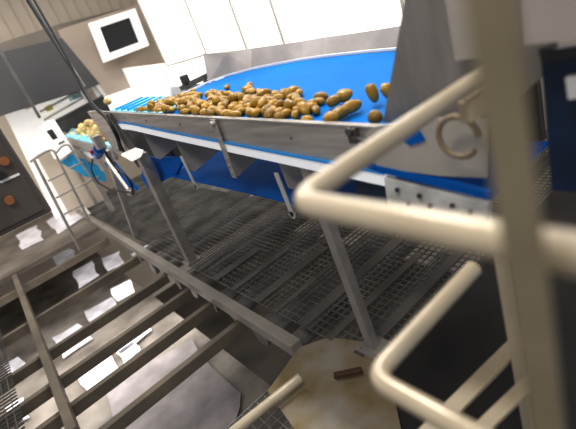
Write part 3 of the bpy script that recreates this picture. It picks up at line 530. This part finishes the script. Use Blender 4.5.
HEAP = [[-2.6468,1.0469,1.3993,0.2408,-0.0075,-0.373,0.896,0.0293,0.0183,0.0184],[-2.3023,1.0756,1.3747,0.2361,0.5778,0.6625,0.414,0.0293,0.0248,0.0231],[-2.9524,1.1682,1.4262,0.3897,0.0766,0.0806,0.9142,0.0324,0.0198,0.0183],[-1.662,1.1088,1.3181,0.4896,0.3847,0.3737,0.6875,0.0417,0.0235,0.0228],[-2.0807,1.1532,1.3552,0.4022,0.2187,0.0779,0.8856,0.0337,0.0248,0.0231],[-2.7352,1.0682,1.4126,0.6614,0.4045,0.3978,0.4906,0.0385,0.0241,0.0232],[-1.6044,1.1025,1.3114,0.2472,0.1006,0.3675,0.8909,0.0385,0.0223,0.0219],[-2.4304,1.3169,1.3859,0.4652,-0.3053,-0.5331,0.6372,0.032,0.0241,0.0226],[-1.9644,1.2639,1.3404,0.5245,0.2467,0.3974,0.7114,0.0314,0.0193,0.0196],[-2.1436,1.0985,1.3559,0.5688,0.1829,0.1825,0.7808,0.0329,0.0208,0.0189],[-2.1821,1.067,1.3581,0.2162,0.2341,0.7414,0.5905,0.0311,0.0182,0.0182],[-2.1492,1.1879,1.3586,0.1369,0.0061,-0.2267,-0.9643,0.0363,0.0211,0.0215],[-1.9667,1.1748,1.3401,0.9735,0.1898,0.1277,-0.0043,0.0284,0.0199,0.0185],[-2.7649,1.1229,1.412,0.583,0.2222,0.3437,0.7019,0.027,0.0214,0.0201],[-2.9869,1.246,1.4289,0.4252,-0.1576,0.2019,-0.8681,0.0326,0.0193,0.0178],[-2.5492,1.2307,1.3898,0.7018,0.5537,0.3475,0.283,0.0276,0.0174,0.0176],[-2.2242,1.1433,1.3627,0.3028,0.0612,-0.0551,0.9495,0.0255,0.0187,0.0189],[-1.9131,1.1317,1.3355,0.2086,0.0208,-0.2182,0.9531,0.0345,0.0197,0.019],[-2.3824,1.3171,1.382,0.3463,0.6312,0.6487,0.2465,0.0301,0.025,0.0228],[-2.9659,1.1092,1.4304,0.0877,-0.0761,0.0661,-0.991,0.0355,0.022,0.0213],[-1.6519,1.2672,1.3162,0.1993,0.7195,0.6528,0.1283,0.0374,0.0231,0.0224],[-2.6169,1.1383,1.4008,0.1973,0.434,0.5147,0.7126,0.0298,0.0213,0.0213],[-2.733,1.1902,1.4103,0.7953,0.1803,0.1865,0.5479,0.0283,0.0237,0.0215],[-1.9359,1.3156,1.3416,0.8244,0.1855,0.1978,0.4967,0.036,0.0226,0.0231],[-2.5141,1.097,1.3896,0.414,0.2464,0.3318,0.8111,0.037,0.0207,0.0201],[-2.2561,1.0713,1.3659,0.2614,0.2593,0.1094,0.9233,0.0248,0.0196,0.0182],[-1.6412,1.1634,1.3111,0.968,-0.2041,0.0991,0.1069,0.0318,0.0182,0.0183],[-1.8416,1.082,1.3298,0.664,0.0834,0.0876,0.7379,0.0315,0.02,0.0197],[-2.8524,1.2542,1.4166,0.0938,-0.0612,-0.5208,-0.8463,0.027,0.0176,0.0177],[-3.0073,1.1856,1.4336,0.4531,0.1741,0.1997,0.8512,0.0275,0.0218,0.0207],[-2.5266,1.4569,1.3887,0.4021,-0.7736,0.4595,-0.1694,0.0318,0.018,0.0182],[-1.5264,1.1966,1.3058,0.8837,0.278,0.2903,0.2399,0.0297,0.0232,0.0227],[-3.0217,1.1214,1.4331,0.7717,0.0772,0.0869,0.6253,0.0298,0.021,0.0191],[-2.7797,1.0513,1.4131,0.287,0.6291,0.6212,0.3688,0.0344,0.0206,0.02],[-2.6514,1.3062,1.4025,0.0846,-0.8349,-0.5367,0.0881,0.0325,0.0211,0.0211],[-1.8631,1.271,1.3312,0.5785,0.1884,0.1859,0.7716,0.0278,0.0202,0.019],[-1.4252,1.0775,1.2927,0.4417,0.1768,0.2113,0.8538,0.0261,0.0192,0.0193],[-1.9154,1.2274,1.3391,0.0946,0.0941,0.0184,0.9909,0.0352,0.0244,0.0223],[-1.8475,1.1376,1.3318,0.2625,-0.118,0.1053,-0.9519,0.0349,0.0227,0.0207],[-2.1959,1.2126,1.3596,0.7444,0.6285,0.2098,0.0828,0.0279,0.0184,0.0182],[-3.0235,1.0403,1.4342,0.9139,0.2117,0.1383,0.3176,0.0356,0.0214,0.0199],[-2.6426,1.1898,1.4,0.5469,-0.2837,0.2845,-0.7345,0.0325,0.0205,0.0186],[-2.1899,1.3814,1.3644,0.5912,-0.6134,-0.3008,0.4287,0.0358,0.0236,0.0226],[-2.5218,1.313,1.3926,0.5324,-0.0779,0.0835,-0.8387,0.0296,0.0246,0.0226],[-2.1259,1.2861,1.3568,0.1912,0.8359,0.5039,-0.1037,0.028,0.0207,0.0207],[-1.4121,1.1571,1.2932,0.8421,0.3791,0.1399,0.3572,0.0304,0.0213,0.0206],[-1.9376,1.0561,1.3384,0.7072,0.168,0.2017,0.6564,0.0301,0.0212,0.0196],[-2.692,1.2383,1.4068,0.3509,0.7513,0.4817,0.2835,0.0309,0.0222,0.0211],[-2.4691,1.1474,1.3878,0.4033,0.2185,0.2976,0.8373,0.039,0.0234,0.0217],[-1.3078,1.0338,1.2823,0.0718,0.27,-0.9468,0.1598,0.0248,0.0192,0.0188],[-2.3218,1.2303,1.3739,0.7674,0.3046,0.2799,0.4899,0.0307,0.0221,0.0212],[-2.3333,1.1599,1.3763,0.0908,0.0872,-0.2194,0.9675,0.0289,0.0231,0.0229],[-1.8167,1.2422,1.3271,0.8843,-0.0446,0.049,0.4622,0.0279,0.0198,0.0191],[-2.9093,1.1221,1.4238,0.5137,0.1034,0.0686,0.8489,0.0321,0.0199,0.0196],[-2.7229,1.3055,1.4116,0.3303,-0.2696,0.3572,-0.831,0.0372,0.0235,0.0232],[-2.8933,1.0506,1.4221,0.3333,0.0827,0.2334,0.9097,0.0274,0.0204,0.0192],[-1.8085,1.3526,1.3265,0.3254,-0.8392,-0.3711,0.2284,0.0313,0.0203,0.0185],[-2.0346,1.2672,1.3466,0.638,0.3848,0.4106,0.5256,0.0316,0.0196,0.0198],[-1.7595,1.2165,1.3256,0.0358,-0.0884,0.0364,-0.9948,0.0361,0.0244,0.0226],[-1.4652,1.118,1.2963,0.2799,0.1901,0.1636,0.9267,0.0258,0.0202,0.0189],[-2.3099,1.3221,1.3723,0.6304,-0.7435,-0.0891,0.2045,0.0368,0.0211,0.0205],[-1.9629,1.1177,1.3433,0.7598,-0.174,0.1965,-0.5948,0.0282,0.0242,0.0222],[-2.5201,1.1528,1.3882,0.836,0.3504,0.2402,0.3473,0.0258,0.0183,0.0185],[-1.3631,1.1345,1.287,0.2525,0.1986,0.3745,0.8698,0.0322,0.0193,0.0185],[-1.6922,1.1734,1.3195,0.7236,0.14,0.1132,0.6663,0.039,0.0222,0.0223],[-2.824,1.3025,1.4185,0.3272,0.006,-0.2069,-0.922,0.036,0.0228,0.0218],[-2.4384,1.1897,1.3811,0.8327,0.4941,0.2005,0.1491,0.03,0.0188,0.0178],[-2.0686,1.2106,1.3489,0.7144,0.2934,0.3035,0.558,0.0299,0.019,0.0187],[-2.2699,1.133,1.3687,0.7659,0.2459,0.1492,0.5751,0.0259,0.0218,0.0205],[-2.1488,1.3616,1.3556,0.1832,-0.5356,-0.8028,0.1871,0.0271,0.0197,0.0182],[-2.4678,1.2911,1.3837,0.2222,0.0131,-0.3719,0.9012,0.0239,0.0187,0.0185],[-2.0457,1.087,1.3498,0.4814,-0.0863,0.0871,-0.8679,0.0349,0.0216,0.0218],[-1.4598,1.2675,1.2998,0.5951,-0.719,-0.1934,0.3024,0.0331,0.0236,0.022],[-2.9513,1.0409,1.4304,0.7267,0.6111,0.2675,0.1643,0.0381,0.0229,0.0222],[-1.7942,1.1812,1.3239,0.057,0.0945,-0.0161,0.9938,0.0273,0.018,0.0179],[-1.7943,1.0998,1.3259,0.1402,0.0723,0.0707,0.9849,0.0342,0.021,0.02],[-2.3087,1.4857,1.3695,0.5265,-0.0764,-0.1044,0.8403,0.0301,0.0181,0.0181],[-2.3669,1.2312,1.3781,0.5423,0.4393,0.5237,0.4885,0.0305,0.022,0.0223],[-2.3835,1.1611,1.3791,0.6154,0.1612,0.2271,0.7374,0.0334,0.0213,0.0214],[-2.7835,1.2295,1.4111,0.8824,0.3656,0.1808,0.2344,0.0294,0.0182,0.018],[-2.0995,1.3502,1.3558,0.0066,-0.3884,-0.9152,-0.1073,0.0338,0.023,0.0228],[-1.7513,1.3649,1.3217,0.0393,0.9138,0.4,-0.0581,0.0334,0.0192,0.0194],[-2.2761,1.2505,1.3679,0.5603,0.0885,0.0836,0.8193,0.0304,0.0197,0.0196],[-2.0557,1.3652,1.3472,0.1342,0.2388,0.6206,0.7347,0.0328,0.0184,0.0179],[-1.6803,1.3317,1.3161,0.847,-0.201,0.1773,-0.4592,0.0261,0.0209,0.0201],[-2.6314,1.2617,1.4016,0.0662,-0.9,-0.4211,0.091,0.0368,0.0227,0.022],[-2.7141,1.1442,1.4089,0.9547,0.215,0.112,0.1725,0.0339,0.0237,0.0218],[-2.4551,1.0792,1.3884,0.3808,0.3386,0.4235,0.749,0.0304,0.0251,0.0229],[-1.5013,1.0924,1.299,0.4916,0.5616,0.5563,0.3653,0.0293,0.019,0.0188],[-1.7433,1.1336,1.3198,0.9523,0.2173,0.1139,0.1816,0.0286,0.0194,0.0181],[-2.0129,1.1655,1.3447,0.5356,0.4403,0.5322,0.4858,0.0264,0.0197,0.0187],[-2.1163,1.0365,1.3566,0.9935,-0.0438,0.0786,0.0698,0.0377,0.0237,0.0222],[-1.9772,1.3317,1.3437,0.6551,0.4829,0.4114,0.4105,0.0361,0.0216,0.0209],[-2.855,1.0926,1.4227,0.9391,0.2306,0.0784,-0.2424,0.0362,0.0226,0.023],[-2.5987,1.23,1.3993,0.1706,-0.2905,0.6036,-0.7226,0.0305,0.0228,0.0225],[-2.5646,1.1267,1.3948,0.7176,0.4232,0.3563,0.423,0.0315,0.0214,0.0207],[-2.3766,1.045,1.3766,0.1176,0.7029,0.6844,0.1541,0.031,0.0194,0.0195],[-1.6967,1.0737,1.3185,0.5006,0.2998,0.4753,0.6585,0.0345,0.0212,0.0217],[-1.598,1.2405,1.3117,0.3344,0.1643,0.2505,0.8935,0.0388,0.0237,0.0226],[-2.9012,1.2334,1.4261,0.0095,-0.1274,-0.5127,-0.849,0.0288,0.0231,0.0225],[-2.5522,1.3585,1.3935,0.7963,0.4791,0.2725,0.2493,0.0282,0.021,0.021],[-2.2779,1.1781,1.3671,0.8583,0.3605,0.2091,0.2994,0.0335,0.0185,0.0188],[-1.847,1.1907,1.3287,0.7437,0.4448,0.3237,0.3799,0.0324,0.0184,0.0177],[-2.2217,1.4173,1.3656,0.6021,0.3374,0.556,0.4631,0.0283,0.0209,0.021],[-1.4866,1.1641,1.2983,0.2852,0.5236,0.6241,0.505,0.0254,0.0196,0.0178],[-1.7652,1.2657,1.3236,0.9193,0.1132,0.1868,0.3275,0.035,0.0206,0.0192],[-2.6854,1.1914,1.4021,0.7646,0.5434,0.2029,0.281,0.0289,0.0175,0.0176],[-2.1424,1.241,1.3545,0.2876,-0.0104,-0.2054,-0.9354,0.0253,0.0192,0.0177],[-2.6785,1.0834,1.4044,0.8439,0.3579,0.2293,0.3273,0.0321,0.0207,0.0207],[-1.5662,1.1617,1.306,0.5915,0.3162,0.289,0.6831,0.0351,0.02,0.0203],[-2.8828,1.3923,1.4222,0.0621,-0.3858,-0.9202,0.0228,0.0258,0.02,0.0203],[-2.5855,1.0671,1.3952,0.3232,0.0931,0.0647,0.9395,0.0269,0.0203,0.0196],[-2.8106,1.182,1.416,0.526,0.2255,0.2444,0.7828,0.0361,0.0213,0.0201],[-1.9905,1.2277,1.3446,0.4745,0.2111,0.255,0.8156,0.038,0.0211,0.0213],[-1.8286,1.3004,1.332,0.198,0.1822,0.3525,0.8963,0.0292,0.0239,0.0225],[-2.6937,1.1127,1.4333,0.9578,0.181,0.0916,0.2034,0.04,0.0225,0.0218],[-2.8667,1.1517,1.4239,0.2354,0.2644,0.7374,0.5752,0.0378,0.0238,0.0219],[-1.5464,1.0942,1.3052,0.5325,0.11,0.1058,0.8326,0.0283,0.0228,0.0208],[-2.7736,1.1928,1.4205,0.4542,-0.508,0.2482,0.6885,0.023,0.0177,0.0179],[-2.7355,1.2446,1.4175,0.1172,-0.6521,-0.4716,0.5819,0.0352,0.0236,0.0223],[-2.907,1.083,1.4513,0.0457,-0.9715,-0.2214,-0.0716,0.0348,0.023,0.0217],[-1.8173,1.0369,1.3311,0.0326,0.3953,-0.7601,0.5147,0.0306,0.0219,0.0208],[-2.0901,1.0846,1.3549,0.6048,-0.4258,-0.051,0.671,0.0306,0.0201,0.0193],[-1.5188,1.1346,1.3198,0.0822,0.0393,-0.7568,0.6472,0.0371,0.023,0.0222],[-2.3432,1.2781,1.3779,0.8506,-0.5065,0.1401,-0.0169,0.0309,0.0241,0.023],[-2.8556,1.2065,1.4222,0.7636,0.1988,0.0102,0.6142,0.0318,0.0228,0.0221],[-2.605,1.1755,1.4194,0.2785,0.0131,-0.1885,0.9417,0.0302,0.0183,0.0184],[-2.4857,1.1092,1.4201,0.4359,-0.3301,0.1051,-0.8307,0.0285,0.0242,0.0225],[-2.473,1.2084,1.384,0.3479,0.828,0.4396,-0.0106,0.0251,0.0178,0.0177],[-1.8921,1.1708,1.3407,0.2929,0.4137,0.8539,0.1182,0.0376,0.0224,0.0228],[-2.2332,1.237,1.3651,0.7557,-0.1599,-0.0252,0.6346,0.0347,0.0215,0.02],[-1.728,1.3266,1.3271,0.0719,-0.5045,0.8128,0.2824,0.0396,0.0245,0.0227],[-1.889,1.0903,1.3354,0.0397,-0.1081,0.856,0.5041,0.0282,0.0208,0.0196],[-2.0385,1.1805,1.3767,0.1691,-0.2882,0.5882,0.7365,0.0321,0.0237,0.0229],[-2.3325,1.0394,1.3752,0.4443,-0.151,-0.0255,0.8827,0.0292,0.0218,0.0211],[-2.6037,1.0358,1.4181,0.4501,0.2678,-0.4577,0.7184,0.0302,0.0228,0.0211],[-1.78,1.3171,1.326,0.5762,-0.5932,0.5188,-0.2168,0.0267,0.0207,0.02],[-2.519,1.2028,1.3928,0.1667,0.5013,-0.8433,0.0982,0.036,0.0226,0.0206],[-1.3999,1.1112,1.3025,0.0782,-0.4554,-0.4538,-0.7619,0.0376,0.0243,0.0226],[-2.8013,1.2641,1.4214,0.7297,-0.5529,0.0922,0.3917,0.0381,0.0212,0.0215],[-2.4148,1.1099,1.3837,0.2333,0.0336,-0.9229,-0.3044,0.0281,0.0239,0.0221],[-2.2375,1.1061,1.3673,0.0912,0.476,-0.1548,0.8609,0.025,0.0198,0.018],[-1.4858,1.0389,1.3008,0.2935,-0.5309,0.4133,-0.6791,0.0282,0.0207,0.0192],[-1.5692,1.0507,1.3124,0.5204,0.2394,-0.239,0.7841,0.0318,0.0248,0.0227],[-2.5678,1.1835,1.3945,0.3651,0.1515,0.2078,0.8948,0.0318,0.0217,0.0203],[-2.4235,1.1523,1.3869,0.3765,0.7078,-0.3523,0.4829,0.0261,0.0199,0.0189],[-1.6159,1.1999,1.3103,0.0928,0.3476,0.8035,0.4743,0.0308,0.0206,0.0187],[-2.8099,1.1146,1.4176,0.4078,-0.0188,0.0019,0.9129,0.0324,0.0229,0.0222],[-1.7781,1.1478,1.3469,0.3056,-0.2481,0.759,-0.5187,0.0368,0.0245,0.0229],[-2.4018,1.2687,1.379,0.0624,-0.1056,-0.7541,-0.6452,0.0266,0.0198,0.0198],[-2.1072,1.2172,1.3731,0.2874,-0.0615,-0.4406,0.8482,0.03,0.0211,0.0201],[-2.0285,1.2174,1.3565,0.729,0.2567,-0.5453,0.3244,0.0296,0.0204,0.0188],[-2.3454,1.0943,1.3755,0.6674,0.3331,-0.5044,-0.4349,0.0324,0.0186,0.0179],[-2.9354,1.2055,1.4258,0.433,0.0329,0.2282,0.8714,0.0319,0.0186,0.0188],[-1.4416,1.2294,1.2929,0.0866,0.1437,-0.9849,-0.0429,0.0322,0.0181,0.0178],[-2.8163,1.0367,1.432,0.1975,-0.866,-0.0012,-0.4594,0.0406,0.023,0.0223],[-2.0547,1.0339,1.3543,0.0245,-0.4935,0.3261,-0.8059,0.0292,0.0204,0.019],[-1.9004,1.286,1.3519,0.8086,-0.1641,-0.146,0.5458,0.038,0.0235,0.022],[-2.1995,1.173,1.3822,0.6878,-0.5001,0.4481,-0.2755,0.0295,0.0233,0.0228],[-1.7446,1.0768,1.3222,0.6235,-0.6568,-0.3366,0.2579,0.0296,0.0208,0.0207],[-2.2228,1.0412,1.3728,0.4995,-0.299,-0.7493,-0.3155,0.0307,0.023,0.0223],[-1.9986,1.0606,1.3462,0.1973,-0.1783,-0.9635,0.0295,0.034,0.0208,0.0209],[-2.1264,1.1442,1.3554,0.0001,0.4969,0.8016,0.3326,0.0284,0.0202,0.0192],[-2.1722,1.2868,1.362,0.0459,-0.6655,-0.7388,0.0956,0.033,0.0241,0.0227],[-1.7359,1.1757,1.3235,0.1846,0.9078,-0.1285,0.354,0.0262,0.0185,0.0176],[-1.7099,1.1322,1.3462,0.6087,0.034,-0.3006,0.7335,0.0367,0.0205,0.0205],[-1.886,1.0462,1.3359,0.1761,-0.9598,-0.155,0.1541,0.0349,0.0232,0.0213],[-2.2919,1.2058,1.3874,0.9196,-0.1039,0.0634,0.3734,0.0284,0.018,0.018],[-2.6986,1.0344,1.406,0.0661,-0.1883,0.5878,-0.784,0.0283,0.0204,0.0207],[-2.6314,1.0837,1.3985,0.3757,0.8501,-0.3646,-0.0572,0.0236,0.0193,0.018],[-1.5991,1.1455,1.324,0.9016,0.2227,-0.3442,0.1377,0.0256,0.0198,0.0189],[-1.4436,1.1878,1.2966,0.0703,0.1698,-0.9033,-0.3875,0.0303,0.0217,0.0214]]
for i, p in enumerate(HEAP):
    potato(p[:3], p[3:7], [v*1.0 for v in p[7:10]], PM[i % 9], 'golden brown washed potato lying in the crowded heap on the blue belt', 'potatoes heaped on the blue belt')
def lone(px, py, a, r, ang, label, tilt=0, up=0.):
    p = belt(px, py); z = bz(p.x)+r*.93+up
    q = Matrix.Rotation(-SL*-1*0, 4, 'Y').to_quaternion()
    q = (Matrix.Rotation(math.radians(ang), 4, 'Z') @ Matrix.Rotation(math.radians(tilt), 4, 'Y')).to_quaternion()
    d = ray(px, py); t = (z-H)/d.z
    potato((d.x*t, d.y*t, z), q, (a, r, r*.95), PM[int(px*7) % 9], label, None)
lone(344, 95.5, .036, .028, 30, 'roundish potato on its own behind the right end of the heap')
lone(372.5, 93, .042, .022, 100, 'upright slim potato standing alone on the bare blue belt', tilt=78, up=.018)
lone(388, 91, .038, .026, 80, 'potato partly hidden behind the slanted steel chute plate', tilt=60, up=.01)
lone(375.5, 117, .027, .025, 10, 'small round potato by the front plate nearest the chute')
lone(351, 107, .047, .026, 72, 'long potato at the tip of the elongated pair right of the heap')
lone(340, 113, .040, .025, 72, 'long potato leading toward the front plate right of the heap')
lone(331, 118, .030, .025, 20, 'short potato at the near end of the elongated pair')
lone(334, 101, .036, .024, 55, 'dark potato just below the roundish loner behind the heap')
# pale heap on lower conveyor
pp = [(72, 134), (78, 136), (79, 131), (83, 127), (86, 131), (90, 127), (92, 123), (94, 132), (90, 134), (96, 128), (84, 135), (98, 134), (88, 123), (94, 138), (101, 139), (106, 141), (98, 139), (103, 137)]
for i, q in enumerate(pp):
    p = at(*q, y=1.24 + .015*(i % 3)); s_ = .042
    dk_ = i > 12
    potato(p, Quaternion((random.uniform(-1, 1), random.uniform(-1, 1), random.uniform(-1, 1), 1)).normalized(), (s_*1.35, s_, s_*.95), (PM if dk_ else PL)[i % 5],
           'brown potato at the lower lip of the cyan belt' if dk_ else 'pale yellow potato in the small heap under the black hood', 'brown potatoes at the lip of the far belt' if dk_ else 'pale potatoes on the lower conveyor')
p = at(112, 110, y=1.15); potato(Vector((p.x, 1.15, bz(p.x)+.03)), Quaternion((1, 0, .3, .4)).normalized(), (.035, .03, .03), PL[1], 'single orange brown potato at the corner of the white splash guard', None)

# ------------------------------------------------------------------ lights
def area(name, loc, target, size, power, col=(1, 1, 1), sy=None):
    l = bpy.data.lights.new(name, 'AREA'); l.energy = power; l.color = col; l.size = size
    if sy: l.shape = 'RECTANGLE'; l.size_y = sy
    o = bpy.data.objects.new(name, l); COL.objects.link(o); o.location = loc
    o.rotation_euler = (Vector(target)-Vector(loc)).to_track_quat('-Z', 'Y').to_euler(); return o
area('area_light', (-2.2, 1.8, 4.0), (-2.2, 1.4, 1), .9, 78, (1, .96, .90), .25)
area('area_light', (-.2, -.5, 3.6), (-.8, .8, 1.0), 1.2, 45, (1, .93, .80), .5)
area('area_light', (-6.0, 1.5, 3.9), (-5.6, 1.2, 1), 2.2, 70, (1, .96, .9), .6)
area('area_light', (-5.0, -1.6, 2.6), (-7.5, 1.5, 1.2), 1.5, 70, (1, .95, .88))  # added fill lamp that brightens the far left wall
area('lower_fill', (-4.6, .0, -.35), (-4.8, 0, -1.4), 2.6, 34, (1, .95, .90), 1.4)  # added fill lamp below the deck, no fixture there
Wd = bpy.data.worlds.new('world'); SC.world = Wd; Wd.use_nodes = True
Wd.node_tree.nodes['Background'].inputs[0].default_value = (.92, .94, 1.0, 1); Wd.node_tree.nodes['Background'].inputs[1].default_value = .40

# ------------------------------------------------------------------ camera
cam = bpy.data.cameras.new('camera'); co = bpy.data.objects.new('camera', cam); COL.objects.link(co); SC.camera = co
R3 = Matrix(((XR.x, -XR.y, -XR.z), (YR.x, -YR.y, -YR.z), (ZR.x, -ZR.y, -ZR.z)))
co.matrix_world = Matrix.Translation((0, 0, H)) @ R3.to_4x4()
cam.sensor_width = 36; cam.lens = F/576*36; cam.clip_start = .02
cam.dof.use_dof = True; cam.dof.focus_distance = 2.5; cam.dof.aperture_fstop = (cam.lens/1000)/.019
SC.view_settings.view_transform = 'Standard'; SC.view_settings.look = 'None'; SC.view_settings.exposure = .22; SC.view_settings.gamma = .84
for o in bpy.data.objects:
    if '_o' in o.keys(): del o['_o']
